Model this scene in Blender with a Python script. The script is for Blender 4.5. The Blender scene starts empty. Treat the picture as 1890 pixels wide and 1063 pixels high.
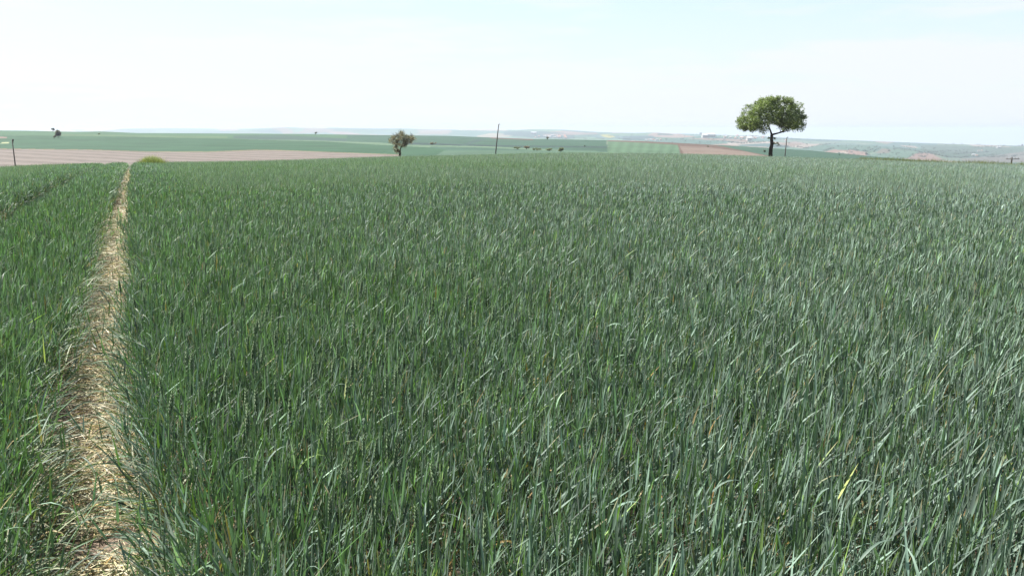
import bpy, math, random
import numpy as np

rng = np.random.default_rng(7)
random.seed(7)
R = math.radians
scene = bpy.context.scene
COL = scene.collection

# ------------------------------------------------------------------ camera, sky, sun, exposure
PW, PH = 1890.0, 1063.0                       # size of the photograph
HFOV = R(64.0)
FPX = PW / 2 / math.tan(HFOV / 2)
PITCH = math.atan((PH / 2 - 240.0) / FPX)
CAM_H = 1.75
CAM = np.array([0.0, 0.0, CAM_H])

cam_data = bpy.data.cameras.new("camera")
cam_data.sensor_width = 36.0
cam_data.lens = 18.0 / math.tan(HFOV / 2)
cam_data.clip_start = 0.05
cam_data.clip_end = 40000.0
cam = bpy.data.objects.new("camera", cam_data)
cam.location = CAM
cam.rotation_euler = (R(90) - PITCH, 0, 0)
COL.objects.link(cam)
scene.camera = cam

SUN_EL, SUN_AZ = R(52.0), R(-64.0)            # azimuth from +Y, negative is to the left
SKY_STRENGTH, SUN_STRENGTH, EXPOSURE = 0.08, 5.0, 1.62

world = bpy.data.worlds.new("World")
scene.world = world
world.use_nodes = True
wn, wl = world.node_tree.nodes, world.node_tree.links
bg = wn["Background"]
sky = wn.new("ShaderNodeTexSky")
sky.sky_type = 'NISHITA'
sky.sun_disc = False
sky.sun_elevation = SUN_EL
sky.sun_rotation = SUN_AZ
sky.air_density = 1.0
sky.dust_density = 1.0
sky.ozone_density = 1.0
# thin high cirrus that belongs to the sky
tc = wn.new("ShaderNodeTexCoord")
sx = wn.new("ShaderNodeSeparateXYZ"); wl.new(tc.outputs['Generated'], sx.inputs['Vector'])
mp = wn.new("ShaderNodeMapping"); mp.inputs['Scale'].default_value = (2.2, 2.2, 16.0)
nz = wn.new("ShaderNodeTexNoise"); nz.inputs['Scale'].default_value = 1.6
nz.inputs['Detail'].default_value = 7; nz.inputs['Roughness'].default_value = 0.6
rp = wn.new("ShaderNodeValToRGB")
rp.color_ramp.elements[0].position = 0.45; rp.color_ramp.elements[0].color = (0, 0, 0, 1)
rp.color_ramp.elements[1].position = 0.75; rp.color_ramp.elements[1].color = (0.38, 0.38, 0.38, 1)
mx = wn.new("ShaderNodeMix"); mx.data_type = 'RGBA'
# forward scattering makes the veil brighter on the sun's side
dp = wn.new("ShaderNodeVectorMath"); dp.operation = 'DOT_PRODUCT'
dp.inputs[1].default_value = (math.cos(SUN_EL) * math.sin(SUN_AZ), math.cos(SUN_EL) * math.cos(SUN_AZ), math.sin(SUN_EL))
mg = wn.new("ShaderNodeMapRange"); mg.interpolation_type = 'SMOOTHSTEP'
for key, val in (('From Min', -0.1), ('From Max', 0.75), ('To Min', 1.0), ('To Max', 1.06)): mg.inputs[key].default_value = val
vm = wn.new("ShaderNodeVectorMath"); vm.operation = 'SCALE'; 
vt = wn.new("ShaderNodeMix"); vt.data_type = 'RGBA'
vt.inputs['A'].default_value = (2.80, 3.52, 3.85, 1); vt.inputs['B'].default_value = (3.75, 3.95, 4.06, 1)
m2 = wn.new("ShaderNodeMapRange")
for key, val in (('From Min', 0.02), ('From Max', 0.19), ('To Min', 1.0), ('To Max', 0.0)): m2.inputs[key].default_value = val
a2 = wn.new("ShaderNodeMath"); a2.operation = 'MULTIPLY_ADD'; a2.use_clamp = True; a2.inputs[1].default_value = 2.6
wl.new(tc.outputs['Generated'], dp.inputs[0]); wl.new(dp.outputs['Value'], mg.inputs['Value'])
wl.new(sx.outputs['Z'], m2.inputs['Value']); wl.new(rp.outputs['Color'], a2.inputs[0]); wl.new(m2.outputs['Result'], a2.inputs[2])
wl.new(a2.outputs['Value'], vt.inputs['Factor']); wl.new(vt.outputs['Result'], vm.inputs[0])
wl.new(mg.outputs['Result'], vm.inputs['Scale']); wl.new(vm.outputs['Vector'], mx.inputs['B'])
wl.new(tc.outputs['Generated'], mp.inputs['Vector'])
wl.new(mp.outputs['Vector'], nz.inputs['Vector'])
wl.new(nz.outputs['Fac'], rp.inputs['Fac'])
mr = wn.new("ShaderNodeMapRange"); mr.interpolation_type = 'SMOOTHSTEP'
for key, val in (('From Min', 0.0), ('From Max', 0.22), ('To Min', 0.95), ('To Max', 0.62)): mr.inputs[key].default_value = val
wl.new(sx.outputs['Z'], mr.inputs['Value'])
av = wn.new("ShaderNodeMath"); av.operation = 'ADD'; av.use_clamp = True
wl.new(mr.outputs['Result'], av.inputs[0]); wl.new(rp.outputs['Color'], av.inputs[1])
wl.new(av.outputs['Value'], mx.inputs['Factor'])
wl.new(sky.outputs['Color'], mx.inputs['A'])
wl.new(mx.outputs['Result'], bg.inputs['Color'])
bg.inputs['Strength'].default_value = SKY_STRENGTH

sun_data = bpy.data.lights.new("sun", 'SUN')
sun_data.energy = SUN_STRENGTH
sun_data.angle = R(0.53)
sun_data.color = (1.0, 0.955, 0.89)
sun = bpy.data.objects.new("sun", sun_data)
sun.rotation_euler = (R(90) - SUN_EL, 0, -SUN_AZ + math.pi)
sun.location = (-30, 20, 60)
COL.objects.link(sun)

vs = scene.view_settings
vs.view_transform = 'Standard'
vs.look = 'None'
vs.gamma = 1.0
vs.exposure = EXPOSURE
scene.cycles.max_bounces = 8
scene.cycles.diffuse_bounces = 3
scene.cycles.transparent_max_bounces = 4
scene.cycles.volume_bounces = 0

# ------------------------------------------------------------------ helpers
def tag(o, label=None, cat=None, group=None, kind=None):
    if label: o['label'] = label
    if cat: o['category'] = cat
    if group: o['group'] = group
    if kind: o['kind'] = kind
    return o

def empty(name, loc, rz=0.0):
    o = bpy.data.objects.new(name, None)
    o.location = loc; o.rotation_euler = (0, 0, rz)
    COL.objects.link(o)
    return o

def mesh_np(name, V, Q, mats, col=None, mat_idx=None, parent=None, smooth=True, size=4):
    """mesh object from numpy verts and quads (or tris with size=3)"""
    me = bpy.data.meshes.new(name)
    V = np.ascontiguousarray(V, dtype=np.float32); Q = np.ascontiguousarray(Q, dtype=np.int32)
    nq = len(Q)
    me.vertices.add(len(V)); me.vertices.foreach_set("co", V.ravel())
    me.loops.add(nq * size); me.loops.foreach_set("vertex_index", Q.ravel())
    me.polygons.add(nq)
    me.polygons.foreach_set("loop_start", np.arange(nq, dtype=np.int32) * size)
    try:
        me.polygons.foreach_set("loop_total", np.full(nq, size, dtype=np.int32))
    except Exception:
        pass
    me.polygons.foreach_set("use_smooth", np.full(nq, smooth, dtype=bool))
    for m in (mats if isinstance(mats, (list, tuple)) else [mats]):
        me.materials.append(m)
    if mat_idx is not None:
        me.polygons.foreach_set("material_index", np.ascontiguousarray(mat_idx, dtype=np.int32))
    me.update(calc_edges=True)
    if col is not None:
        a = me.color_attributes.new("col", 'FLOAT_COLOR', 'POINT')
        c = np.ones((len(V), 4), dtype=np.float32); c[:, :3] = col
        a.data.foreach_set("color", c.ravel())
    o = bpy.data.objects.new(name, me)
    COL.objects.link(o)
    if parent is not None: o.parent = parent
    return o

class Geo:
    """collects quads"""
    def __init__(s): s.V, s.Q, s.C, s.n = [], [], [], 0
    def add(s, V, Q, C=None):
        V = np.asarray(V, dtype=np.float32).reshape(-1, 3)
        s.V.append(V); s.Q.append(np.asarray(Q, dtype=np.int64).reshape(-1, 4) + s.n)
        if C is not None:
            C = np.asarray(C, dtype=np.float32)
            s.C.append(np.broadcast_to(C, V.shape) if C.ndim == 1 else C)
        s.n += len(V)
    def build(s, name, mats, parent=None, smooth=True):
        return mesh_np(name, np.concatenate(s.V), np.concatenate(s.Q), mats,
                       np.concatenate(s.C) if s.C else None, None, parent, smooth)

def tube(g, pts, rad, n=7, col=None, cap=True):
    pts = np.asarray(pts, float); rad = np.broadcast_to(np.asarray(rad, float), (len(pts),))
    d = np.gradient(pts, axis=0); d /= np.linalg.norm(d, axis=1)[:, None] + 1e-9
    up = np.array([0.0, 0, 1.0]) if abs(d[0, 2]) < 0.9 else np.array([1.0, 0, 0])
    rings = []
    e1 = np.cross(d[0], up); e1 /= np.linalg.norm(e1)
    a = np.arange(n) * 2 * math.pi / n
    for i in range(len(pts)):
        e1 = e1 - d[i] * np.dot(e1, d[i]); e1 /= np.linalg.norm(e1) + 1e-9
        e2 = np.cross(d[i], e1)
        rings.append(pts[i] + rad[i] * (np.cos(a)[:, None] * e1 + np.sin(a)[:, None] * e2))
    if cap:
        rings = [np.repeat(pts[:1], n, 0)] + rings + [np.repeat(pts[-1:], n, 0)]
    V = np.concatenate(rings); Q = []
    for i in range(len(rings) - 1):
        for j in range(n):
            k = (j + 1) % n
            Q.append((i * n + j, i * n + k, (i + 1) * n + k, (i + 1) * n + j))
    g.add(V, Q, col)

def box(g, c, s, rz=0.0, col=None):
    x, y, z = s[0] / 2, s[1] / 2, s[2] / 2
    V = np.array([(-x, -y, -z), (x, -y, -z), (x, y, -z), (-x, y, -z), (-x, -y, z), (x, -y, z), (x, y, z), (-x, y, z)])
    ca, sa = math.cos(rz), math.sin(rz)
    V = V @ np.array([[ca, sa, 0], [-sa, ca, 0], [0, 0, 1]]) + np.asarray(c)
    g.add(V, [(0, 3, 2, 1), (4, 5, 6, 7), (0, 1, 5, 4), (1, 2, 6, 5), (2, 3, 7, 6), (3, 0, 4, 7)], col)

def blades(g, base, L, W, phi, th0, bend, twist, nseg, across, col, tip=None, stem=False, fold=0.18, pw=1.6):
    """ribbon leaves: base (N,3); phi heading; th0 tilt from vertical; bend added towards the tip"""
    N = len(base)
    if N == 0: return
    f = lambda a: np.broadcast_to(np.asarray(a, float), (N,))
    L, W, phi, th0, bend, twist = map(f, (L, W, phi, th0, bend, twist))
    t = np.linspace(0, 1, nseg + 1); tm = (t[1:] + t[:-1]) / 2
    th = th0[:, None] + bend[:, None] * tm[None] ** pw
    cp, sp = np.cos(phi)[:, None], np.sin(phi)[:, None]
    d = np.stack([np.sin(th) * cp, np.sin(th) * sp, np.cos(th)], -1)
    P = np.concatenate([np.zeros((N, 1, 3)), np.cumsum(d * (L / nseg)[:, None, None], 1)], 1) + base[:, None, :]
    thr = th0[:, None] + bend[:, None] * t[None] ** pw
    dr = np.stack([np.sin(thr) * cp, np.sin(thr) * sp, np.cos(thr)], -1)
    e1 = np.stack([-np.sin(phi), np.cos(phi), np.zeros(N)], -1)[:, None, :]
    e1 = np.broadcast_to(e1, dr.shape)
    e2 = np.cross(dr, e1)
    tw = (twist[:, None] * (0.4 + 0.9 * t[None]))[..., None]
    w = np.cos(tw) * e1 + np.sin(tw) * e2
    if stem: prof = 1.0 - 0.35 * t
    else: prof = np.minimum(1.0, 0.45 + 2.6 * t) * np.maximum(1 - t ** 1.9, 0.03)
    hw = (W[:, None] * 0.5 * prof[None])[..., None]
    if across == 2:
        V = np.stack([P - w * hw, P + w * hw], 2)
    else:
        nrm = np.cross(w, dr)
        V = np.stack([P - w * hw, P + nrm * hw * fold * 2, P + w * hw], 2)
    V = V.reshape(-1, 3)
    k = across; per = (nseg + 1) * k
    q = []
    for i in range(nseg):
        for j in range(k - 1):
            q.append((i * k + j, i * k + j + 1, (i + 1) * k + j + 1, (i + 1) * k + j))
    q = np.array(q)
    Q = (np.arange(N)[:, None, None] * per + q[None]).reshape(-1, 4)
    col = np.broadcast_to(np.asarray(col, float), (N, 3))
    if tip is None:
        C = np.repeat(col, per, 0)
    else:
        tip = np.broadcast_to(np.asarray(tip, float), (N, 3))
        tt = np.clip((t - 0.45) / 0.55, 0, 1)[None, :, None]
        C = col[:, None, :] * (1 - tt) + tip[:, None, :] * tt
        C = np.repeat(C.reshape(-1, 3), k, 0)
    g.add(V, Q, C)

# ------------------------------------------------------------------ materials
def new_mat(name):
    m = bpy.data.materials.new(name); m.use_nodes = True
    return m, m.node_tree.nodes, m.node_tree.links, m.node_tree.nodes["Principled BSDF"]

def leaf_mat(name, rough=0.42, trans=0.35, tcol=(1.0, 1.25, 0.45), spec=0.5, sheen=0.0):
    m, n, l, b = new_mat(name)
    at = n.new("ShaderNodeAttribute"); at.attribute_name = "col"
    b.inputs['Roughness'].default_value = rough
    b.inputs['Specular IOR Level'].default_value = spec
    b.inputs['Sheen Weight'].default_value = sheen
    b.inputs['Sheen Roughness'].default_value = 0.5
    b.inputs['Sheen Tint'].default_value = (0.92, 1.0, 0.93, 1)
    l.new(at.outputs['Color'], b.inputs['Base Color'])
    tr = n.new("ShaderNodeBsdfTranslucent")
    mu = n.new("ShaderNodeMix"); mu.data_type = 'RGBA'; mu.blend_type = 'MULTIPLY'
    mu.inputs['Factor'].default_value = 1.0
    mu.inputs['B'].default_value = (*tcol, 1)
    l.new(at.outputs['Color'], mu.inputs['A']); l.new(mu.outputs['Result'], tr.inputs['Color'])
    ms = n.new("ShaderNodeMixShader"); ms.inputs['Fac'].default_value = trans
    l.new(b.outputs['BSDF'], ms.inputs[1]); l.new(tr.outputs['BSDF'], ms.inputs[2])
    l.new(ms.outputs['Shader'], n["Material Output"].inputs['Surface'])
    return m

def noise_mat(name, c1, c2, scale, rough=0.9, detail=6, bump=0.0, bscale=None, attr=False, var=0.25):
    m, n, l, b = new_mat(name)
    b.inputs['Roughness'].default_value = rough
    b.inputs['Specular IOR Level'].default_value = 0.15
    geo = n.new("ShaderNodeNewGeometry")
    nz = n.new("ShaderNodeTexNoise"); nz.inputs['Scale'].default_value = scale
    nz.inputs['Detail'].default_value = detail; nz.inputs['Roughness'].default_value = 0.65
    l.new(geo.outputs['Position'], nz.inputs['Vector'])
    rp = n.new("ShaderNodeValToRGB")
    rp.color_ramp.elements[0].position = 0.32; rp.color_ramp.elements[1].position = 0.68
    l.new(nz.outputs['Fac'], rp.inputs['Fac'])
    if attr:
        rp.color_ramp.elements[0].color = (1 - var, 1 - var, 1 - var, 1)
        rp.color_ramp.elements[1].color = (1 + var, 1 + var, 1 + var, 1)
        at = n.new("ShaderNodeAttribute"); at.attribute_name = "col"
        mu = n.new("ShaderNodeMix"); mu.data_type = 'RGBA'; mu.blend_type = 'MULTIPLY'
        mu.inputs['Factor'].default_value = 1.0
        l.new(at.outputs['Color'], mu.inputs['A']); l.new(rp.outputs['Color'], mu.inputs['B'])
        l.new(mu.outputs['Result'], b.inputs['Base Color'])
    else:
        rp.color_ramp.elements[0].color = (*c1, 1); rp.color_ramp.elements[1].color = (*c2, 1)
        l.new(rp.outputs['Color'], b.inputs['Base Color'])
    if bump > 0:
        n2 = n.new("ShaderNodeTexNoise"); n2.inputs['Scale'].default_value = bscale or scale * 3
        n2.inputs['Detail'].default_value = 8
        l.new(geo.outputs['Position'], n2.inputs['Vector'])
        bp = n.new("ShaderNodeBump"); bp.inputs['Strength'].default_value = 0.8
        bp.inputs['Distance'].default_value = bump
        l.new(n2.outputs['Fac'], bp.inputs['Height']); l.new(bp.outputs['Normal'], b.inputs['Normal'])
    return m

M_WHEAT = leaf_mat("wheat_leaf", 0.58, 0.22, (0.95, 1.25, 0.40), 0.32, 0.12)
M_STRAW = leaf_mat("straw_leaf", 0.5, 0.2, (1.0, 0.95, 0.7), 0.4)
M_TREE = leaf_mat("tree_leaf", 0.5, 0.35, (1.1, 1.25, 0.45), 0.35)
M_BARK = noise_mat("bark", (0.02, 0.017, 0.014), (0.055, 0.047, 0.038), 9.0, 0.95, 6, 0.03, 14)
M_POLE = noise_mat("weathered_pole", (0.045, 0.04, 0.036), (0.10, 0.09, 0.08), 5.0, 0.9)
M_IRON = noise_mat("dark_iron", (0.02, 0.018, 0.017), (0.05, 0.04, 0.035), 8.0, 0.7)
M_SOIL = noise_mat("soil", (0.05, 0.036, 0.026), (0.11, 0.08, 0.06), 5.0, 0.95, 8, 0.02, 22)
M_PATH = noise_mat("trodden_soil", (0.09, 0.066, 0.05), (0.21, 0.16, 0.12), 6.0, 0.95, 9, 0.02, 30)
M_LAND = noise_mat("field_land", None, None, 0.05, 0.95, 8, attr=True, var=0.2)
M_HILL = noise_mat("hill_land", None, None, 0.012, 0.95, 8, attr=True, var=0.16)
M_WALL = noise_mat("house_wall", (0.24, 0.23, 0.22), (0.36, 0.345, 0.33), 0.4, 0.85)
M_ROOF = noise_mat("house_roof", (0.28, 0.13, 0.09), (0.42, 0.22, 0.15), 0.6, 0.85)
M_METAL = noise_mat("metal_roof", (0.28, 0.285, 0.29), (0.38, 0.385, 0.39), 0.2, 0.5)

# ploughed land: furrow stripes run across the slope
M_PLOUGH, n, l, b = new_mat("ploughed_land")
b.inputs['Roughness'].default_value = 0.95; b.inputs['Specular IOR Level'].default_value = 0.1
geo = n.new("ShaderNodeNewGeometry")
mp = n.new("ShaderNodeMapping"); mp.inputs['Rotation'].default_value = (0, 0, R(-53))
wv = n.new("ShaderNodeTexWave"); wv.inputs['Scale'].default_value = 0.032
wv.inputs['Distortion'].default_value = 2.5; wv.inputs['Detail'].default_value = 3; wv.inputs['Detail Scale'].default_value = 0.6
nz = n.new("ShaderNodeTexNoise"); nz.inputs['Scale'].default_value = 0.35; nz.inputs['Detail'].default_value = 8
ad = n.new("ShaderNodeMath"); ad.operation = 'MULTIPLY_ADD'; ad.inputs[1].default_value = 0.38
rp = n.new("ShaderNodeValToRGB")
rp.color_ramp.elements[0].position = 0.25; rp.color_ramp.elements[0].color = (0.068, 0.057, 0.051, 1)
rp.color_ramp.elements[1].position = 0.85; rp.color_ramp.elements[1].color = (0.122, 0.104, 0.093, 1)
l.new(geo.outputs['Position'], mp.inputs['Vector']); l.new(mp.outputs['Vector'], wv.inputs['Vector'])
l.new(geo.outputs['Position'], nz.inputs['Vector'])
l.new(wv.outputs['Fac'], ad.inputs[0]); l.new(nz.outputs['Fac'], ad.inputs[2])
l.new(ad.outputs['Value'], rp.inputs['Fac']); l.new(rp.outputs['Color'], b.inputs['Base Color'])

# ------------------------------------------------------------------ survey: pixels <-> directions
def px_dir(px, py):
    px, py = np.asarray(px, float), np.asarray(py, float)
    u, v = px - PW / 2, PH / 2 - py
    y = FPX * math.cos(PITCH) + v * math.sin(PITCH)
    z = v * math.cos(PITCH) - FPX * math.sin(PITCH)
    return np.arctan2(u, y), np.arctan2(z, np.hypot(u, y))      # azimuth, elevation

def to_px(x, y, z):
    dz = z - CAM_H
    f = y * math.cos(PITCH) - dz * math.sin(PITCH)
    v = y * math.sin(PITCH) + dz * math.cos(PITCH)
    f = np.where(f > 1e-3, f, 1e-3)
    return PW / 2 + FPX * x / f, PH / 2 - FPX * v / f

def az_curve(pts, back):
    """elevation as a smooth function of azimuth from a list of (px, py)"""
    a = np.array(pts, float)
    az, el = px_dir(a[:, 0], a[:, 1])
    az = np.concatenate([[-math.pi, az[0] - 0.6], az, [az[-1] + 0.6, math.pi]])
    el = np.concatenate([[R(back), el[0] * 0.5 + R(back) * 0.5], el, [el[-1] * 0.5 + R(back) * 0.5, R(back)]])
    return lambda q: np.interp(q, az, el)

E0 = az_curve([(0, 305.7), (85, 301.5), (190, 299), (300, 298), (400, 297), (490, 295.5), (575, 293), (640, 290.5), (700, 288.5),
               (830, 286), (915, 283.5), (980, 282), (1040, 281), (1120, 281.5), (1234, 282.5), (1310, 284.5), (1380, 286.5), (1411, 287.5),
               (1490, 290), (1600, 293), (1680, 297), (1760, 299), (1890, 303)], -2.2)
E1 = az_curve([(0, 241), (63, 242), (101, 243), (148, 243.7), (186, 243), (254, 246), (400, 246.7), (469, 247), (575, 248), (700, 249.6),
               (830, 251.2), (915, 254.5), (980, 257.2), (1040, 258), (1128, 260), (1192, 261.7), (1251, 265.5), (1319, 269.2), (1411, 275),
               (1496, 281), (1560, 288), (1640, 297), (1760, 306), (1890, 312)], -1.5)
E2 = az_curve([(0, 241.5), (60, 240.5), (200, 239.5), (300, 239), (427, 238.4), (512, 236.8), (580, 238), (640, 238.6), (746, 238), (852, 240), (915, 241),
               (1040, 242.4), (1107, 244.3), (1170, 245.8), (1208, 245), (1245, 247), (1293, 248), (1369, 251), (1454, 255), (1500, 257),
               (1600, 260.3), (1702, 264.4), (1800, 267.4), (1890, 270)], -0.6)

def lin_az(pts):
    a = np.array(pts, float); az, _ = px_dir(a[:, 0], np.full(len(a), 260.0))
    return lambda q: np.interp(q, az, a[:, 1])
RC = lin_az([(0, 62), (250, 72), (500, 82), (945, 92), (1400, 92), (1890, 88)])     # distance of the crest of the near field
CROP = 0.68

def near_params(az):
    rc = RC(az); A = -(CAM_H - CROP + rc * np.tan(E0(az)))       # drop of the ground at the crest
    A = np.maximum(A, 0.5)
    return rc, A, np.clip(1 + (CAM_H - CROP) / A, 1.25, 2.6)
def near_z(x, y):
    az = np.arctan2(x, y); r = np.hypot(x, y)
    rc, A, p = near_params(az)
    return -A * (r / rc) ** p

# ------------------------------------------------------------------ terrain profiles
azf = np.linspace(R(-40), R(40), 1100)
az_all = np.concatenate([np.linspace(-math.pi, R(-40), 60)[:-1], azf, np.linspace(R(40), math.pi, 60)[1:]])
NA = len(az_all)

def pchip(xk, yk, xq):
    """monotone cubic through columns of knots xk,yk (K,N) at xq (M,N)"""
    h = np.diff(xk, axis=0); s = np.diff(yk, axis=0) / h
    m = np.zeros_like(yk)
    w1 = 2 * h[1:] + h[:-1]; w2 = h[1:] + 2 * h[:-1]
    with np.errstate(divide='ignore', invalid='ignore'):
        hm = (w1 + w2) / (w1 / s[:-1] + w2 / s[1:])
    m[1:-1] = np.where(s[:-1] * s[1:] > 0, hm, 0)
    m[0] = s[0]; m[-1] = s[-1]
    out = np.empty_like(xq)
    for j in range(xq.shape[1]):
        k = np.clip(np.searchsorted(xk[:, j], xq[:, j], side='right') - 1, 0, len(xk) - 2)
        H = h[k, j]; t = (xq[:, j] - xk[k, j]) / H
        out[:, j] = ((1 + 2 * t) * (1 - t) ** 2 * yk[k, j] + t * (1 - t) ** 2 * H * m[k, j]
                     + t * t * (3 - 2 * t) * yk[k + 1, j] + t * t * (t - 1) * H * m[k + 1, j])
    return out

rc, A, p = near_params(az_all)
e0, e1, e2 = E0(az_all), E1(az_all), E2(az_all)
zel = lambda r, e: CAM_H + r * np.tan(e)
one = np.ones(NA)
R1 = np.interp(az_all, [R(-32), 0, R(20), R(32)], [620, 800, 700, 520])
R2 = np.interp(az_all, [R(-32), R(-5), R(10), R(32)], [9000, 7500, 5200, 4200])
em = np.minimum(e0, e1)
kr = [rc * 1.28, one * 195, one * 300, R1, R1 * 1.25, one * 1700, one * 2200, R2, R2 * 1.3]
kz = [-A * 1.28 ** p, zel(195, e0 - R(0.22)), zel(300, e0 + (e1 - e0) * 0.38), zel(R1, e1), zel(R1 * 1.25, e1 - R(0.5)),
      zel(1700, em - R(0.9)), zel(2200, em - R(0.25)), zel(R2, e2), zel(R2 * 1.3, e2 - R(0.6))]
kr, kz = np.array(kr), np.array(kz)
def seg(a, b, n, end=False):
    return a + (b - a) * np.linspace(0, 1, n + 1)[: n + (1 if end else 0), None]
rows_near = np.concatenate([np.array([0.02, 1, 2, 4, 6, 9, 12, 16, 20, 25, 30, 36, 42])[:, None] * one, seg(np.maximum(rc * 0.72, 45), rc * 1.28, 14)])
rows_mid = np.concatenate([seg(kr[0], kr[1], 12), seg(kr[1], kr[2], 46), seg(kr[2], kr[3], 70), seg(kr[3], kr[4], 6), seg(kr[4], kr[5], 10, True)])
rows_far = np.concatenate([seg(kr[5], kr[6], 6), seg(kr[6], kr[7], 110), seg(kr[7], kr[8], 6, True)])
z_near = -A * (rows_near / rc) ** p
z_mid = pchip(kr, kz, rows_mid)
z_far = pchip(kr, kz, rows_far)
# folds and spurs in the far hills
XF, YF = rows_far * np.sin(az_all), rows_far * np.cos(az_all)
tt = np.clip((rows_far - 1900) / (R2 - 1900), 0, 1)
amp = 22 * np.sin(np.pi * np.clip(tt, 0, 1)) ** 0.8
z_far = z_far + amp * (0.6 * np.sin(XF / 310 + 1.3 * np.sin(YF / 700)) + 0.5 * np.sin(YF / 420 + XF / 900) + 0.3 * np.sin(XF / 130 - YF / 260 + 2))
tm_ = np.clip((rows_mid - 210) / 300, 0, 1) * np.clip((R1 - rows_mid) / 150, 0, 1)
XM, YM = rows_mid * np.sin(az_all), rows_mid * np.cos(az_all)
z_mid = z_mid + tm_ * 0.5 * np.sin(XM / 60 + YM / 90)

PR = np.concatenate([rows_near[:, :], rows_mid, rows_far[1:]]); PZ = np.concatenate([z_near, z_mid, z_far[1:]])
def land_z(x, y):
    az, r = math.atan2(x, y), math.hypot(x, y)
    k = int(np.clip(np.searchsorted(az_all, az), 1, NA - 1)); a0, a1 = az_all[k - 1], az_all[k]
    w = (az - a0) / (a1 - a0)
    return (1 - w) * np.interp(r, PR[:, k - 1], PZ[:, k - 1]) + w * np.interp(r, PR[:, k], PZ[:, k])
def hit(px, py, rmin):
    """first ground point beyond rmin on the sight line of a pixel"""
    az, el = px_dir(px, py); az, el = float(az), float(el)
    k = int(np.argmin(abs(az_all - az))); r, z = PR[:, k], PZ[:, k]
    ok = np.where((r > rmin) & (np.arctan2(z - CAM_H, r) >= el))[0]
    if len(ok): rr = r[ok[0]]
    else:
        mk = r > rmin; e = np.where(mk, np.arctan2(z - CAM_H, r), -9); rr = r[int(np.argmax(e))]
    return np.array([rr * math.sin(az), rr * math.cos(az), land_z(rr * math.sin(az), rr * math.cos(az))])
def at_dist(px, r):
    az, _ = px_dir(px, 280.0); az = float(az)
    return np.array([r * math.sin(az), r * math.cos(az), land_z(r * math.sin(az), r * math.cos(az))])
def px_per_m(p): return FPX / (p[1] * math.cos(PITCH) - (p[2] - CAM_H) * math.sin(PITCH))

def inside(poly, X, Y):
    res = np.zeros(X.shape, bool); n = len(poly)
    for i in range(n):
        x1, y1 = poly[i]; x2, y2 = poly[(i + 1) % n]
        if y1 == y2: continue
        c = ((Y < y1) != (Y < y2)) & (X < (x2 - x1) * (Y - y1) / (y2 - y1) + x1)
        res ^= c
    return res

def sheet(rows, z):
    X, Y = rows * np.sin(az_all), rows * np.cos(az_all)
    n, m = rows.shape
    V = np.stack([X, Y, z], -1).reshape(-1, 3)
    i, j = np.meshgrid(np.arange(n - 1), np.arange(m - 1), indexing='ij')
    a = i * m + j
    Q = np.stack([a, a + 1, a + m + 1, a + m], -1).reshape(-1, 4)
    Pu, Pv = to_px(X, Y, z)
    Pu = np.where(Y > 1, Pu, -9999)
    return V, Q, Pu, Pv

# --- near ground: bare soil under the crop
V, Q, _, _ = sheet(np.concatenate([rows_near, kr[0][None]]), np.concatenate([z_near, kz[0][None]]))
tag(mesh_np("ground", V, Q, M_SOIL), kind='structure')

# --- mid fields
GREEN, GREEN2, PALE, TEAL = (0.034, 0.082, 0.045), (0.058, 0.115, 0.066), (0.10, 0.155, 0.10), (0.045, 0.090, 0.064)
BROWN, TAN, DUST = (0.105, 0.073, 0.06), (0.165, 0.127, 0.106), (0.36, 0.28, 0.24)
V, Q, U, Wp = sheet(rows_mid, z_mid)
C = np.empty(U.shape + (3,)); C[:] = np.array(TEAL) * 0.64
def paint(C, U, W, poly, c): C[inside(poly, U, W)] = np.array(c) * 0.64
paint(C, U, Wp, [(-400, 300), (-400, 230), (400, 230), (640, 240), (640, 262), (512, 259.6), (406, 256), (200, 252), (60, 251), (-400, 249)], GREEN2)
paint(C, U, Wp, [(100, 248), (250, 250), (420, 252), (420, 256), (300, 254), (100, 251)], (0.08, 0.13, 0.072))
paint(C, U, Wp, [(430, 251), (520, 250), (640, 256), (640, 262), (512, 259), (430, 256)], (0.05, 0.085, 0.072))
paint(C, U, Wp, [(440, 257.5), (560, 259), (700, 263.5), (795, 271), (795, 272.5), (700, 268), (596, 262), (512, 260), (440, 258.5)], PALE)
paint(C, U, Wp, [(-400, 320), (-400, 250), (60, 251), (200, 252), (406, 256), (512, 259.6), (596, 261.5), (700, 267.6), (795, 272.5), (900, 290), (900, 320)], GREEN)
paint(C, U, Wp, [(-400, 262), (-400, 252), (-5, 252), (14, 253.2), (14, 255.5), (-5, 256.5)], TAN)
paint(C, U, Wp, [(2, 263.2), (16, 262.6), (16, 265), (2, 265.8)], (0.28, 0.3, 0.17))
paint(C, U, Wp, [(740, 267.5), (900, 270.6), (1040, 277.5), (1130, 282), (1130, 284), (1040, 280), (900, 273), (740, 270)], PALE)
paint(C, U, Wp, [(745, 263), (920, 268.6), (1121, 271), (1121, 273), (920, 271), (745, 266.5)], (0.035, 0.058, 0.055))
paint(C, U, Wp, [(905, 253), (985, 255), (985, 259.3), (905, 256)], BROWN)
paint(C, U, Wp, [(820, 278), (1100, 278), (1122, 290), (800, 290)], (0.068, 0.12, 0.08))
paint(C, U, Wp, [(880, 256), (900, 256), (860, 270), (845, 270)], (0.045, 0.08, 0.068))
paint(C, U, Wp, [(1122, 258), (1251, 264), (1320, 268), (1420, 288), (1420, 300), (1240, 300), (1122, 262)], BROWN)
paint(C, U, Wp, [(1268, 270.5), (1310, 272.5), (1380, 281), (1420, 290), (1420, 300), (1240, 300), (1262, 284), (1254, 270)], TAN)
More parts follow.
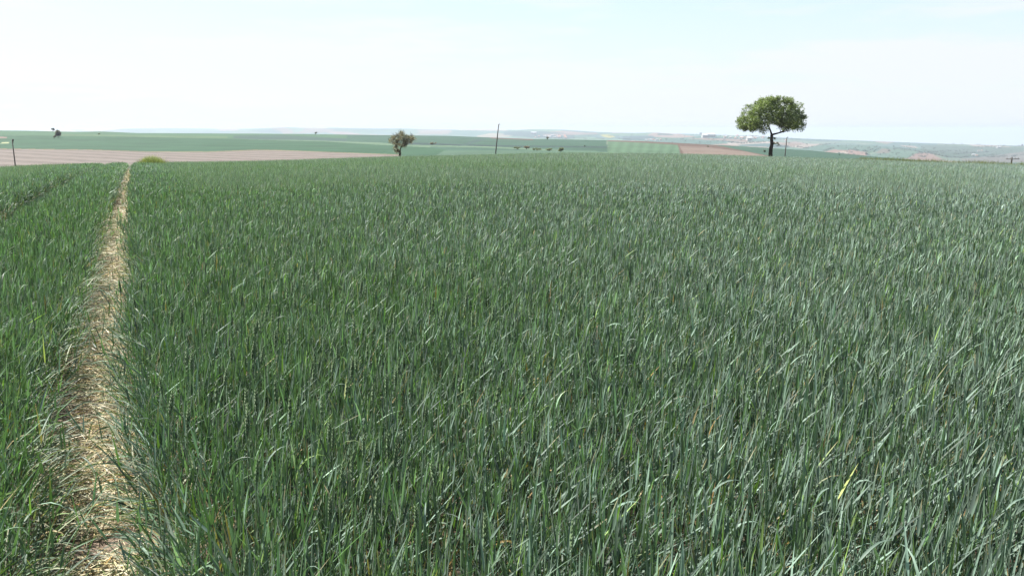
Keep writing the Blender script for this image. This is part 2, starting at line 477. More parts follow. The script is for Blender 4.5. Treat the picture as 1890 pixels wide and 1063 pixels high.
paint(C, U, Wp, [(1121, 261), (1128, 261.4), (1192, 264), (1251, 267.8), (1256, 284), (1256, 300), (1121, 300)], (0.078, 0.135, 0.083))
stripe = inside([(1121, 261), (1128, 261.4), (1192, 264), (1251, 267.8), (1256, 284), (1256, 300), (1121, 300)], U, Wp)
C[stripe] *= (1 + 0.10 * np.sin((U[stripe] + (Wp[stripe] - 270) * 0.4) / 3.1))[:, None]
paint(C, U, Wp, [(1120.3, 260), (1122.2, 260), (1122.2, 272), (1120.3, 272)], (0.14, 0.16, 0.12))
# ploughed field: left, just beyond the crop
PLP = [(-900, 330), (-900, 275), (0, 276), (170, 278), (270, 281.2), (340, 281.4), (385, 281.6), (427, 280), (469, 278.2), (512, 278.6),
       (575, 280.7), (700, 285.6), (740, 286.6), (740, 330)]
plow = inside(PLP, U, Wp) & (rows_mid < 330)
paint(C, U, Wp, [(-400, 275.2), (0, 274.6), (170, 276.6), (270, 280), (385, 280.2), (469, 276.8), (512, 277.2), (700, 284.2), (740, 285.4), (740, 288),
                 (700, 286), (512, 279), (469, 278.6), (385, 282), (270, 281.6), (170, 278.4), (0, 276.4), (-400, 277)], (0.16, 0.13, 0.08))
n_, m_ = U.shape
pf = (plow[:-1, :-1] | plow[1:, 1:]).ravel()
Cv = C.reshape(-1, 3)
def sub(V, Q, mask):
    q = Q[mask]; ids, inv = np.unique(q, return_inverse=True)
    return V[ids], inv.reshape(-1, 4), ids
v, q, ids = sub(V, Q, ~pf)
tag(mesh_np("field_land", v, q, M_LAND, Cv[ids]), kind='structure')
v, q, ids = sub(V, Q, pf)
tag(mesh_np("ploughed_field", v, q, M_PLOUGH), kind='structure')

# --- far hills with their patchwork of fields
V, Q, U, Wp = sheet(rows_far, z_far)
pal = np.array([(0.11, 0.19, 0.12), (0.085, 0.165, 0.125), (0.13, 0.22, 0.14), (0.30, 0.21, 0.165), (0.10, 0.18, 0.15), (0.08, 0.145, 0.13),
                (0.24, 0.19, 0.15), (0.15, 0.2, 0.14), (0.09, 0.17, 0.11), (0.38, 0.32, 0.27)])
ns = 420
su, sv = rng.uniform(-300, 2200, ns), rng.uniform(236, 300, ns)
sc_ = pal[rng.integers(0, len(pal), ns)] * rng.uniform(0.85, 1.15, ns)[:, None]
C = np.empty(U.shape + (3,))
Uw = U + 5 * np.sin(Wp / 2.3) + 3 * np.sin(U / 17.0)
Ww = Wp + 1.2 * np.sin(U / 31.0) - (U - 945) * 0.012
for i in range(U.shape[0]):
    d2 = ((Uw[i][:, None] - su) / 34) ** 2 + ((Ww[i][:, None] - sv) / 3.4) ** 2
    C[i] = sc_[np.argmin(d2, 1)] * 0.47
far_polys = [
    ([(1440, 282), (1490, 272), (1530, 265), (1570, 264), (1620, 271), (1612, 278), (1585, 283), (1540, 276), (1500, 282)], (0.115, 0.21, 0.15)),
    ([(1519, 281), (1540, 276), (1552, 277.5), (1572, 277), (1600, 281.5), (1600, 288), (1560, 289), (1530, 283)], (0.36, 0.225, 0.17)),
    ([(1538, 283), (1556, 279), (1566, 282), (1560, 286.5)], (0.52, 0.42, 0.33)),
    ([(1604, 289), (1620, 280), (1650, 273.5), (1700, 279), (1690, 283), (1678, 292), (1640, 296), (1604, 294)], (0.13, 0.23, 0.15)),
    ([(1615, 283), (1628, 274.5), (1645, 276), (1641, 283)], (0.25, 0.22, 0.16)),
    ([(1676, 293), (1690, 283), (1708, 281.6), (1730, 285), (1748, 294), (1720, 297)], (0.36, 0.235, 0.18)),
    ([(1720, 285), (1735, 288), (1752, 293), (1740, 294)], (0.17, 0.25, 0.15)),
    ([(1700, 268), (1890, 273), (1890, 283), (1830, 288), (1750, 292), (1700, 278)], (0.10, 0.16, 0.105)),
    ([(1770, 294), (1830, 288), (1890, 280), (1930, 282), (1930, 300), (1790, 300)], (0.22, 0.2, 0.16)),
    ([(1660, 268), (1690, 270), (1695, 274), (1668, 272)], (0.4, 0.34, 0.28)),
    ([(1108, 249), (1122, 248.5), (1131, 251), (1136, 253.6), (1124, 255), (1112, 252.5)], (0.5, 0.47, 0.14)),
    ([(880, 251), (905, 246), (935, 247), (945, 252), (905, 255), (880, 253.5)], (0.42, 0.37, 0.27)),
    ([(930, 243), (990, 242), (1060, 247), (1060, 256), (985, 255), (930, 249)], (0.075, 0.135, 0.12)),
    ([(1150, 252), (1205, 251), (1213, 256), (1190, 259.5), (1150, 259)], (0.07, 0.13, 0.125)),
    ([(1210, 259), (1260, 256), (1320, 258), (1345, 265), (1300, 268), (1230, 264)], (0.105, 0.2, 0.15)),
    ([(1265, 256.5), (1300, 255), (1380, 257.5), (1380, 263), (1330, 260)], (0.33, 0.25, 0.2)),
    ([(1330, 272), (1350, 269), (1410, 271), (1440, 276), (1380, 277)], (0.36, 0.3, 0.24)),
    ([(1350, 270.8), (1372, 269.5), (1385, 272), (1360, 273)], (0.2, 0.28, 0.17)),
    ([(1430, 266), (1470, 261), (1490, 266), (1460, 270)], (0.36, 0.26, 0.2)),
    ([(1215, 246.5), (1242, 248), (1242, 250), (1213, 249.5)], (0.07, 0.12, 0.08)),
    ([(1000, 248), (1100, 245), (1105, 248), (1010, 251)], (0.30, 0.22, 0.18)),
]
for poly, c in far_polys: paint(C, U, Wp, poly, np.array(c) * 0.54)
tag(mesh_np("hills", V, Q, M_HILL, C.reshape(-1, 3)), kind='structure')

# ------------------------------------------------------------------ wheel tracks
def near_hit(px, py):
    az, el = px_dir(px, py); az, el = float(az), float(el)
    r = np.linspace(1, 110, 4000); x, y = r * math.sin(az), r * math.cos(az)
    e = np.arctan2(near_z(x, y) - CAM_H, r); k = np.where(e >= el)[0]
    k = k[0] if len(k) else int(np.argmax(e))
    return x[k], y[k]
tr = np.array([near_hit(*q) for q in [(178, 1050), (172, 920), (177, 790), (185, 675), (190, 600), (200, 530), (213, 430), (236, 365)]])
far_t = np.polyfit(tr[2:, 1], tr[2:, 0], 1)
ty = np.array([-6.0, 0.0] + list(np.linspace(2.2, 100, 60)))
near_fit = np.polyfit(tr[:, 1], tr[:, 0], 1)
def track_x(y):
    lin = np.polyval(near_fit, y)
    return lin + 0.24 * np.exp(-np.maximum(y, 0) / 2.6) - 0.03 * np.clip(y / 6, 0, 1) + 0.035 * np.sin(y * 0.9) + 0.025 * np.sin(y * 2.3 + 1)
slope = near_fit[0]
TRACK_GAP = 1.72 * math.hypot(1, slope)
print("track fit", near_fit, tr)
def track_dist(x, y):
    """signed distances to the two wheel tracks (positive is right)"""
    c = 1 / math.hypot(1, slope)
    return (x - track_x(y)) * c, (x - (track_x(y) - TRACK_GAP)) * c

ys = np.concatenate([np.linspace(-5, 30, 180), np.linspace(30.5, 100, 100)])
for k, off in enumerate((0.0, -TRACK_GAP)):
    cx = track_x(ys) + off
    offs = np.array([-0.36, -0.2, -0.08, 0.05, 0.18, 0.36]); dz = np.array([0.014, 0.006, 0.012, 0.008, 0.006, 0.014])
    X = cx[:, None] + offs[None] * math.hypot(1, slope); Y = np.broadcast_to(ys[:, None], X.shape)
    rr = np.hypot(X, Y)
    keep = rr.max(1) < 84
    X, Y = X[keep], Y[keep]
    Z = near_z(X, Y) + dz[None] + rng.uniform(0, 0.006, X.shape) + 0.004
    n, m = X.shape
    i, j = np.meshgrid(np.arange(n - 1), np.arange(m - 1), indexing='ij'); a = i * m + j
    tag(mesh_np("path", np.stack([X, Y, Z], -1).reshape(-1, 3), np.stack([a, a + 1, a + m + 1, a + m], -1).reshape(-1, 4), (M_PATH, M_SOIL)[k]), kind='structure')

# ------------------------------------------------------------------ wheat crop (nobody could count the leaves)
def pnoise(x, y, s, seed):
    r = np.random.default_rng(seed); v = 0
    for k in range(5):
        a = r.uniform(0, 2 * math.pi); f = (1.0 + 0.7 * k) / s; ph = r.uniform(0, 6.28, 2)
        v = v + np.sin((x * math.cos(a) + y * math.sin(a)) * f + ph[0] + 1.3 * np.sin((x * math.sin(a) - y * math.cos(a)) * f * 0.7 + ph[1])) / (1 + 0.4 * k)
    return v / 2.2

def sample_polar(r0, r1, dens, az_half):
    r = np.linspace(r0, r1, 400); pdf = dens(r) * r
    cdf = np.concatenate([[0], np.cumsum((pdf[1:] + pdf[:-1]) / 2 * np.diff(r))])
    n = int(cdf[-1] * 2 * az_half)
    rr = np.interp(rng.uniform(0, cdf[-1], n), cdf, r)
    az = rng.uniform(-az_half, az_half, n)
    return rr * np.sin(az), rr * np.cos(az), rr

def crop_cut(x, y, r):
    d1, d2 = track_dist(x, y)
    az = np.arctan2(x, y)
    h1 = 0.235 + 0.03 * np.clip((y - 18) / 20, 0, 1) + 0.05 * np.exp(-np.maximum(y - 2, 0) / 1.6) + 0.03 * np.sin(y * 1.7) + rng.normal(0, 0.03, len(x))
    h2 = 0.34 + rng.normal(0, 0.03, len(x))
    ok = (abs(d1) > h1) & ((abs(d2) > h2) | (rng.random(len(x)) < 0.95)) & (r < RC(az) * 1.13 + rng.normal(0, 0.6, len(x)))
    return ok, d1, d2

BLUE, GRN, LIME = np.array([0.086, 0.126, 0.100]), np.array([0.050, 0.103, 0.032]), np.array([0.10, 0.16, 0.04])
def leaf_cols(x, y, n):
    big = pnoise(x, y, 9.0, 3) * 0.22 + pnoise(x, y, 2.2, 4) * 0.16
    side = np.clip(x / np.maximum(y, 1) * 0.34 + 0.22, 0.02, 0.4)
    f = np.clip(0.55 + big + side + rng.normal(0, 0.22, n), 0, 1)[:, None]
    c = BLUE * f + GRN * (1 - f)
    lime = rng.random(n) < 0.035
    c[lime] = LIME
    c *= rng.lognormal(0, 0.42, n)[:, None]
    rr = np.hypot(x, y)                            # haze painted into the leaf colour: paler and bluer with distance
    faded = np.clip((rr - 7) / 38, 0, 1)[:, None]
    c = c * (1 + 0.62 * faded * np.array([1.12, 0.90, 1.40]))
    return np.minimum(c, 0.4)
STRAWC = np.array([0.34, 0.27, 0.13]); ORANGE = np.array([0.24, 0.15, 0.045])

g = Geo()
WIND = 0.15                                        # heading of the lean, to the right and a little away
def plants(x, y, r, lod, wall=False):
    if lod > 0 and not wall:                       # beside the tracks the sides of the crop show: full plants there
        a1, a2 = track_dist(x, y); w = (np.abs(a1) < 1.5) | (np.abs(a2) < 1.5)
        plants(x[w], y[w], r[w], 1, True); x, y, r = x[~w], y[~w], r[~w]
    n = len(x)
    ok, d1, d2 = crop_cut(x, y, r)
    x, y, r, d1, d2 = x[ok], y[ok], r[ok], d1[ok], d2[ok]; n = len(x)
    z = near_z(x, y)
    ws = np.clip((r / 6.5) ** 0.40, 1.0, 5) if lod > 0 else np.ones(n)        # fewer but broader leaves far off
    H = CROP * (0.80 + 0.06 * pnoise(x, y, 0.5, 8) + 0.05 * pnoise(x, y, 1.6, 5) + 0.05 * pnoise(x, y, 6.0, 6) + rng.normal(0, 0.08, n))
    near_edge = np.minimum(abs(d1), abs(d2))
    d = np.where(abs(d1) < abs(d2), d1, d2)
    edge = np.clip(1 - (near_edge - 0.2) / 0.28, 0, 1)
    H *= 1 - 0.14 * edge * rng.random(n)
    stunt = abs(d2) < 0.36
    H = np.where(stunt, H * rng.uniform(0.14, 0.30, n), H)              # run over and stunted on the older track
    tilt = np.abs(rng.normal(0.05, 0.06, n)); phi = rng.normal(WIND, 1.0, n)
    first = abs(d1) < abs(d2)
    lean_in = edge * (rng.random(n) < np.where(first, np.where(d1 > 0, 0.25, np.where(y < 7, 0.4, 0.15)), 0.0))
    tilt = tilt + lean_in * rng.uniform(0.1, 0.75, n)
    phi = np.where(lean_in > 0, np.where(d > 0, math.pi, 0) + rng.normal(0, 0.7, n), phi)
    base = np.stack([x, y, z], -1)
    sdir = np.stack([np.sin(tilt) * np.cos(phi), np.sin(tilt) * np.sin(phi), np.cos(tilt)], -1)
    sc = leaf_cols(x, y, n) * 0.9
    # stems
    if lod <= 1:
        blades(g, base, H * 0.86, 0.0042 * ws, phi, tilt, 0.0, rng.uniform(0, 3.1, n), 1 if lod else 2, 2, sc * np.array([1.0, 1.05, 0.9]), stem=True)
    nl = 4 if wall else (4, 3, 2)[lod]
    for k in range(nl):
        if lod == 2:
            f = (0.76, 0.58)[k] + rng.normal(0, 0.07, n)
            Lk = rng.uniform(0.10, 0.19, n) * (0.95 + 0.02 * ws); Wk = rng.uniform(0.007, 0.011, n) * ws
        else:
            f = (0.78, 0.64, 0.47, 0.27)[k] + rng.normal(0, 0.07, n)
            Lk = (0.125, 0.155, 0.17, 0.15)[k] * rng.uniform(0.6, 1.35, n) * (0.88 if lod else 1.0); Wk = rng.uniform(0.0064, 0.0122, n) * ws
        b = base + sdir * (H * f)[:, None]
        ph = rng.normal(WIND, 1.5 if k == 0 else 2.2, n)
        th = np.abs(rng.normal((0.16, 0.22, 0.42, 0.7)[k], 0.15, n))
        bend = np.abs(rng.normal(0.05, 0.14, n))
        fl = rng.random(n) < (0.055, 0.06, 0.18, 0.4)[k]                # a few leaves arch right over
        bend = np.where(fl, rng.uniform(0.8, 2.2, n), bend)
        slant = rng.random(n) < (0.11, 0.06, 0.05)[lod]                                   # wind-blown straight leaves
        th = np.where(slant, rng.uniform(0.55, 1.0, n), th); ph = np.where(slant, rng.normal(WIND, 0.35, n), ph)
        inn = (edge > 0.2) & (rng.random(n) < np.where(first, np.where(y < 6, 0.5, 0.3), 0.1))
        ph = np.where(inn, np.where(d > 0, math.pi, 0) + rng.normal(0, 0.8, n), ph); th = np.where(inn, th + 0.35, th)
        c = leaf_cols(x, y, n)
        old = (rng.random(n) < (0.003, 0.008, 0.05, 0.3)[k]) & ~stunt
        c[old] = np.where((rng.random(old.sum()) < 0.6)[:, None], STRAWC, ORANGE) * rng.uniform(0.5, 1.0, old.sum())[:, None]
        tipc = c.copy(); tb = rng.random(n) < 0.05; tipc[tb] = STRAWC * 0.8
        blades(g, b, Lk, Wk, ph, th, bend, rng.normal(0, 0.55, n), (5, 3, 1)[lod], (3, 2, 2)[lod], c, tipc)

ND = 680.0
x, y, r = sample_polar(0.55, 3.0, lambda r: r * 0 + ND, R(75)); plants(x, y, r, 0)
x, y, r = sample_polar(3.0, 6.5, lambda r: r * 0 + ND, R(46)); plants(x, y, r, 0)
x, y, r = sample_polar(6.5, 22.0, lambda r: ND * (6.5 / r) ** 1.0, R(43)); plants(x, y, r, 1)
x, y, r = sample_polar(22.0, 108.0, lambda r: 480 * (22 / r) ** 0.95, R(43)); plants(x, y, r, 2)

# long leaves that flop low over the edges of the near track
n = 2600
yy = 2.0 * (16.0 / 2.0) ** rng.random(n); sg = np.where(rng.random(n) < 0.5, 1, -1)
dd = sg * np.abs(rng.normal(0.25, 0.06, n)); xx = track_x(yy) + dd * math.hypot(1, slope)
ph = np.where(sg > 0, math.pi, 0) + rng.normal(0.2, 0.8, n)
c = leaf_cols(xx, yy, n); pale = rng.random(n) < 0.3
c[pale] = c[pale] * 0.4 + np.array([0.16, 0.165, 0.095]) * rng.uniform(0.6, 1.1, pale.sum())[:, None]
blades(g, np.stack([xx, yy, near_z(xx, yy) + rng.uniform(0.03, 0.3, n)], -1), rng.uniform(0.14, 0.32, n), rng.uniform(0.006, 0.011, n), ph,
       rng.uniform(0.4, 1.2, n), rng.uniform(0.5, 1.5, n), rng.normal(0, 0.6, n), 6, 3, c, np.where(pale[:, None], np.array([0.23, 0.205, 0.12]), c))

# ears with awns among the nearest plants
ev, eq = [], []
def spike(V, Q, c, ax, r, h):
    n0 = len(V); ax = np.array(ax) / np.linalg.norm(ax)
    e = np.cross(ax, (0, 1, 0.01)); e /= np.linalg.norm(e); f = np.cross(ax, e); c = np.array(c)
    V += [c - ax * h * 0.5] + [c + (math.cos(a) * e + math.sin(a) * f) * r for a in (0, 1.57, 3.14, 4.71)] + [c + ax * h * 0.7]
    for i in range(4):
        a, b_ = n0 + 1 + i, n0 + 1 + (i + 1) % 4
        Q.append((n0, b_, a, n0)); Q.append((a, b_, n0 + 5, a))
ET = []
for i in range(15):
    s = 1 if i % 2 else -1
    w = 1.0 - abs(i - 6) / 14
    spike(ev, eq, (s * 0.0042 * w, 0.0, 0.006 + i * 0.0054), (s * 0.35, 0, 1), 0.0046 * w, 0.0175)
    spike(ev, eq, (s * 0.0020, 0.0032 * (-1 if i % 4 < 2 else 1) * w, 0.006 + i * 0.0054), (s * 0.15, 0.2 * (-1 if i % 4 < 2 else 1), 1), 0.0044 * w, 0.0165)
ev = np.array(ev); eq = np.array(eq)
x, y, r = sample_polar(1.5, 7.5, lambda r: r * 0 + 26.0, R(40))
pu, pv = to_px(x, y, near_z(x, y) + 0.7)
prob = np.exp(-((pu - 590) / 260) ** 2) + 0.10
sel = (rng.random(len(x)) < prob * np.clip((8 - r) / 5, 0, 1)) & crop_cut(x, y, r)[0]
x, y = x[sel], y[sel]
for i in range(len(x)):
    H = CROP * rng.uniform(0.80, 1.0); rz = rng.uniform(0, 6.28); ti = abs(rng.normal(0.1, 0.1)); ph = rng.normal(WIND, 0.9); s = rng.uniform(0.85, 1.2)
    bx = np.array([x[i], y[i], near_z(x[i], y[i])])
    dirv = np.array([math.sin(ti) * math.cos(ph), math.sin(ti) * math.sin(ph), math.cos(ti)])
    top = bx + np.array([dirv[0] * 0.5, dirv[1] * 0.5, 1.0]) * H
    e1_ = np.cross(dirv, (math.cos(rz), math.sin(rz), 0)); e1_ /= np.linalg.norm(e1_); e2_ = np.cross(dirv, e1_)
    cc = np.array([0.085, 0.135, 0.058]) * rng.uniform(0.85, 1.2)
    g.add(ev[:, :1] * s * e1_ + ev[:, 1:2] * s * e2_ + ev[:, 2:] * s * dirv + top, eq, cc)
    tube(g, [bx, (bx + top) / 2 + dirv * 0.01, top], [0.0018, 0.0017, 0.0013], 4, cc * 0.8, cap=False)
    na = 28
    tz = rng.uniform(0.1, 0.95, na)[:, None] * 0.08 * s
    ab = top + dirv * tz + rng.normal(0, 0.002, (na, 3))
    blades(g, ab, rng.uniform(0.045, 0.075, na), 0.0011, ph + rng.normal(0, 2.0, na), np.abs(rng.normal(ti, 0.16, na)), 0.05, rng.uniform(0, 3, na), 1, 2, cc * 1.25)
tag(g.build("wheat", M_WHEAT), "green unripe wheat crop with blue-green blades filling the whole field", "wheat", kind='stuff')
print("PZ max", PZ.max(), PZ.min()); print("wheat quads", sum(len(q) for q in g.Q))

# ------------------------------------------------------------------ straw and flattened leaves on the tracks
g = Geo()
def litter(n, off, r_lo, r_hi, ws_pow):
    yy = rng.uniform(0, 1, n); yl, yh = r_lo * 0.9, r_hi * 0.9
    yy = yl * (yh / yl) ** yy
    yy = np.where(yy > 90, 89, yy)
    side = rng.normal(0.0, 0.17, n)
    xx = track_x(yy) + off + side * math.hypot(1, slope)
    kp = pnoise(xx, yy, 0.35, 31) > -0.35 - 0.25 * rng.random(n) if r_lo < 6 else np.ones(n, bool)     # bare soil shows here and there
    xx, yy = xx[kp], yy[kp]; n = len(xx)
    r = np.hypot(xx, yy)
    ws = np.clip((r / 6) ** ws_pow, 1, 4)
    z = near_z(xx, yy) + 0.022 + rng.uniform(0, 0.045, n)
    kind = rng.random(n)
    c = np.array([0.50, 0.41, 0.22]) * rng.lognormal(0, 0.3, n)[:, None]
    c = np.where((kind < 0.35)[:, None], np.array([0.60, 0.54, 0.38]) * rng.lognormal(-0.05, 0.2, n)[:, None], c)
    c = np.where((kind > 0.72)[:, None], np.array([0.17, 0.22, 0.10]) * rng.lognormal(0, 0.25, n)[:, None], c)
    c = np.where((kind > 0.95)[:, None], np.array([0.40, 0.22, 0.06]) * rng.lognormal(0, 0.3, n)[:, None], c)
    c = np.minimum(c * np.array([0.66, 0.64, 0.57]), 0.45)
    ph = rng.uniform(0, 6.28, n)
    blades(g, np.stack([xx, yy, z], -1), rng.uniform(0.05, 0.20, n), rng.uniform(0.003, 0.010, n) * ws, ph,
           rng.normal(1.5, 0.16, n), rng.normal(0.12, 0.2, n), rng.normal(0, 0.6, n), 3, 2, c)
litter(6500, 0, 2.4, 6.5, 0.5)
litter(7000, 0, 6.0, 20, 0.55)
litter(7000, 0, 18, 82, 0.6)
tag(g.build("straw", M_STRAW), "pale dried straw and flattened leaves lying along the wheel tracks", "straw", kind='stuff')

# ------------------------------------------------------------------ trees
def grow_tree(base, fork_h, trunk_r, clumps, lean=(0, 0), nlimb=5, wob=0.12):
    """branches from a trunk to every clump centre; returns branch polylines with radii"""
    base = np.asarray(base, float)
    top = base + np.array([lean[0], lean[1], fork_h])
    br = []
    tz = np.linspace(0, 1, 7)
    tp = base + (top - base) * tz[:, None]; tp[1:-1, :2] += rng.normal(0, trunk_r * 0.18, (5, 2))
    br.append((tp, trunk_r * (1.25 - 0.45 * tz) * np.where(tz < 0.1, 1.25, 1)))
    cl = np.asarray(clumps, float)
    nodes = [(top, trunk_r * 0.78)]
    order = np.argsort(np.linalg.norm(cl - top, axis=1))
    for i in order:
        c = cl[i]
        best, bd = None, 1e9
        for nd, nr in nodes:
            v = c - nd; L = np.linalg.norm(v)
            toward = np.dot(nd - top, c - top)
            cost = L + 0.45 * np.linalg.norm(nd - top) - (0 if toward >= 0 else -5)
            if cost < bd: bd, best = cost, (nd, nr)
        nd, nr = best
        L = np.linalg.norm(c - nd)
        mid = (nd + c) / 2 + np.array([0, 0, 0.05 * L]) + rng.normal(0, wob * L * 0.5, 3)
        t = np.linspace(0, 1, 6)[:, None]
        P = nd * (1 - t) ** 2 + 2 * mid * t * (1 - t) + c * t * t
        r0 = min(nr * 0.8, trunk_r * 0.55); r1 = max(r0 * 0.35, 0.012)
        br.append((P, np.linspace(r0, r1, 6)))
        for k in (2, 3, 4, 5): nodes.append((P[k], r0 + (r1 - r0) * k / 5))
    return br

def leaves(g, centers, radii, per, size, cols, squash=0.75, tuft=0.25):
    for c, rad in zip(centers, radii):
        n = int(per * (rad ** 2))
        nt = max(3, n // 14)                           # twigs, each with a small cluster of leaves
        d = rng.normal(0, 1, (nt, 3)); d /= np.linalg.norm(d, axis=1)[:, None]
        d *= (rng.random(nt) ** 0.45)[:, None] * rad * rng.uniform(0.75, 1.15, nt)[:, None]; d[:, 2] *= squash
        tw = c + d
        P = np.repeat(tw, 14, 0) + rng.normal(0, tuft * rad * 0.5, (nt * 14, 3))
        m = len(P)
        ph = rng.uniform(0, 6.28, m); th = rng.normal(1.25, 0.5, m)
        cc = cols[rng.integers(0, len(cols), m)] * rng.lognormal(0, 0.18, m)[:, None]
        s = size * rng.uniform(0.7, 1.3, m)
        blades(g, P, s, s * 0.55, ph, th, rng.normal(0.3, 0.3, m), rng.normal(0, 0.7, m), 2, 2, cc)

def make_tree(name, label, cat, base, fork_h, trunk_r, clumps, radii, per, size, cols, lean=(0, 0), group=None, squash=0.75, twigs=0, wob=0.12, kids=None, tuft=0.25, bark=None):
    root = empty(name, base); tag(root, label, cat, group)
    z0 = np.zeros(3)
    br = grow_tree(z0 - np.array([0, 0, 0.15]), fork_h + 0.15, trunk_r, clumps, lean, wob=wob)
    gt = Geo()
    for P, rad in br: tube(gt, P, rad, 7)
    if twigs:
        for c, rad in zip(clumps, radii):
            for k in range(twigs):
                d = rng.normal(0, 1, 3); d[2] = abs(d[2]) * 1.2 + 0.2; d /= np.linalg.norm(d)
                a = np.asarray(c) + rng.normal(0, rad * 0.3, 3)
                tube(gt, [a, a + d * rad * 0.7 + rng.normal(0, 0.03, 3), a + d * rad * 1.25], [0.016, 0.012, 0.006], 4)
    gt.build("trunk", bark or M_BARK, root)
    gc = Geo(); leaves(gc, np.asarray(clumps, float), radii, per, size, np.asarray(cols, float), squash, tuft)
    gc.build("crown", M_TREE, root)
    return root

# the lone broad tree right of centre
pb = at_dist(1422.5, 108.0); s = px_per_m(pb)
def ph_(px, py, dy=0.0):                         # a point of the tree in its own metres, dy is depth
    b = to_px(*pb); return np.array([(px - 1422.5) / s, dy, (float(b[1]) - py) / s])
outline = [(1366, 218), (1368, 232), (1378, 205), (1380, 222), (1388, 238), (1390, 196), (1392, 212), (1400, 188), (1403, 203), (1404, 220), (1412, 184),
           (1416, 196), (1418, 210), (1424, 186), (1428, 199), (1432, 213), (1438, 187), (1442, 200), (1444, 216), (1450, 190), (1454, 205), (1456, 222),
           (1462, 197), (1465, 212), (1468, 226), (1472, 206), (1474, 216), (1420, 181), (1409, 182), (1432, 182), (1463, 235), (1370, 237), (1373, 226), (1384, 232), (1458, 232), (1470, 232), (1398, 228), (1448, 228), (1412, 226), (1436, 224)]
cl, rad = [], []
for (a, b_) in outline:
    a = 1417 + (a - 1417) * 0.87; b_ = 214 + (b_ - 214) * 0.88 + 3
    w = 1 - min(1, abs(a - 1420) / 62.0) ** 2
    for dy in ((-1, 1) if w < 0.35 else (-1.5, 0.1, 1.6)):
        cl.append(ph_(a + rng.normal(0, 1.5), b_ + rng.normal(0, 1.5), dy * 2.2 * math.sqrt(max(w, 0.08)) + rng.normal(0, 0.25)))
        rad.append(rng.uniform(0.42, 0.80))
for (a, b_, rr_) in [(1367, 234, 0.5), (1373, 240, 0.42), (1381, 236, 0.5), (1467, 236, 0.45), (1474, 231, 0.45), (1395, 237, 0.4), (1455, 235, 0.42), (1361, 226, 0.45), (1477, 221, 0.4),
                     (1447, 243, 0.3), (1386, 243, 0.3)]:
    for dy in (-0.7, 0.6): cl.append(ph_(a, b_, dy + rng.normal(0, 0.3))); rad.append(rr_)
tcols = [(0.15, 0.19, 0.065), (0.11, 0.15, 0.052), (0.18, 0.225, 0.085), (0.085, 0.115, 0.045)]
big = make_tree("tree", "large lone tree with broad domed green crown standing at the field's far edge", "tree", pb,
                ph_(1422, 250)[2], 0.23, cl, rad, 900, 0.165, tcols, lean=(0.0, 0.0), wob=0.10)
for (qx, qy, sr) in ((1432, 266, 0.36), (1428, 257, 0.22), (1417, 257, 0.2)):
    gs = Geo(); e = ph_(qx, qy, -0.3)
    leaves(gs, np.array([e, e * 0.6 + np.array([0, 0, e[2] * 0.4 + 0.06])]), [sr, sr * 0.6], 760, 0.15, np.array(tcols) * 0.8)
    gs.build("shoot", M_TREE, big)

# the small old fruit tree in blossom
pb2 = at_dist(737.0, 104.0); s2 = px_per_m(pb2); b2 = to_px(*pb2)
def p2(px, py, dy=0.0): return np.array([(px - 737.0) / s2, dy, (float(b2[1]) - py) / s2])
o2 = [(723, 262), (726, 258), (730, 255), (733, 263), (736, 252), (738, 259), (741, 250), (743, 247.5), (744, 256), (746, 262), (749, 254), (752, 259), (756, 257), (760, 255), (763, 258),
      (757, 262), (729, 266), (750, 266), (736, 268), (742, 268), (748, 269), (732, 273), (731, 279), (735, 281)]
cl2 = [p2(a + rng.normal(0, 0.9), b_ + rng.normal(0, 0.9), rng.normal(0, 0.6)) for (a, b_) in o2 for _ in range(3)]
rad2 = list(rng.uniform(0.28, 0.46, len(cl2)))
bcols = [(0.21, 0.175, 0.13), (0.15, 0.145, 0.08), (0.20, 0.175, 0.12), (0.10, 0.10, 0.06), (0.28, 0.24, 0.20)]
make_tree("fruit_tree", "small gnarled fruit tree in pale blossom at the edge of the ploughed field", "tree", pb2,
          p2(738, 281)[2], 0.15, cl2, rad2, 1250, 0.075, bcols, lean=(0.1, 0.0), twigs=6, wob=0.22, tuft=0.4)

# small trees and bushes far out on the land
def small_tree(name, label, px, py_base, h_px, w_px, rmin, cols, trunk_f=0.3, n=9, cat="tree", r=None, lean=0.0, group=None):
    p = hit(px, py_base, rmin) if r is None else at_dist(px, r)
    k = px_per_m(p); h, w = h_px / k, w_px / k
    cl, rd = [], []
    for i in range(n):
        a = rng.uniform(0, 6.28); q = math.sqrt(rng.random()) * 0.62
        zz = trunk_f + (1 - trunk_f) * rng.uniform(0.25, 0.82)
        cl.append((lean * h * zz + math.cos(a) * q * w * 0.5, math.sin(a) * q * w * 0.5, zz * h)); rd.append(min(w, h * (1 - trunk_f)) * rng.uniform(0.2, 0.32))
    cl.append((lean * h * 0.8, 0, h * 0.82)); rd.append(min(w, h) * 0.2)
    mean = float(np.mean(rd))
    return make_tree(name, label, cat, p, max(h * trunk_f, 0.1), max(w * 0.05, 0.05), cl, rd, 330 / mean ** 2, mean * 0.42, cols, lean=(lean * h * trunk_f, 0), group=group, tuft=0.4)
DK = [(0.08, 0.095, 0.065), (0.10, 0.11, 0.07), (0.07, 0.08, 0.06)]
GRAY = [(0.12, 0.11, 0.10), (0.10, 0.095, 0.08), (0.15, 0.135, 0.12)]
OLV = [(0.16, 0.18, 0.10), (0.13, 0.15, 0.09), (0.19, 0.20, 0.11)]
RED = [(0.22, 0.16, 0.14), (0.18, 0.14, 0.11), (0.24, 0.18, 0.15)]
small_tree("tree", "tiny round dark tree on the skyline, left of the grey tree on the green hillside", 98, 244.5, 7.5, 7.5, 400, DK, 0.35, 14)
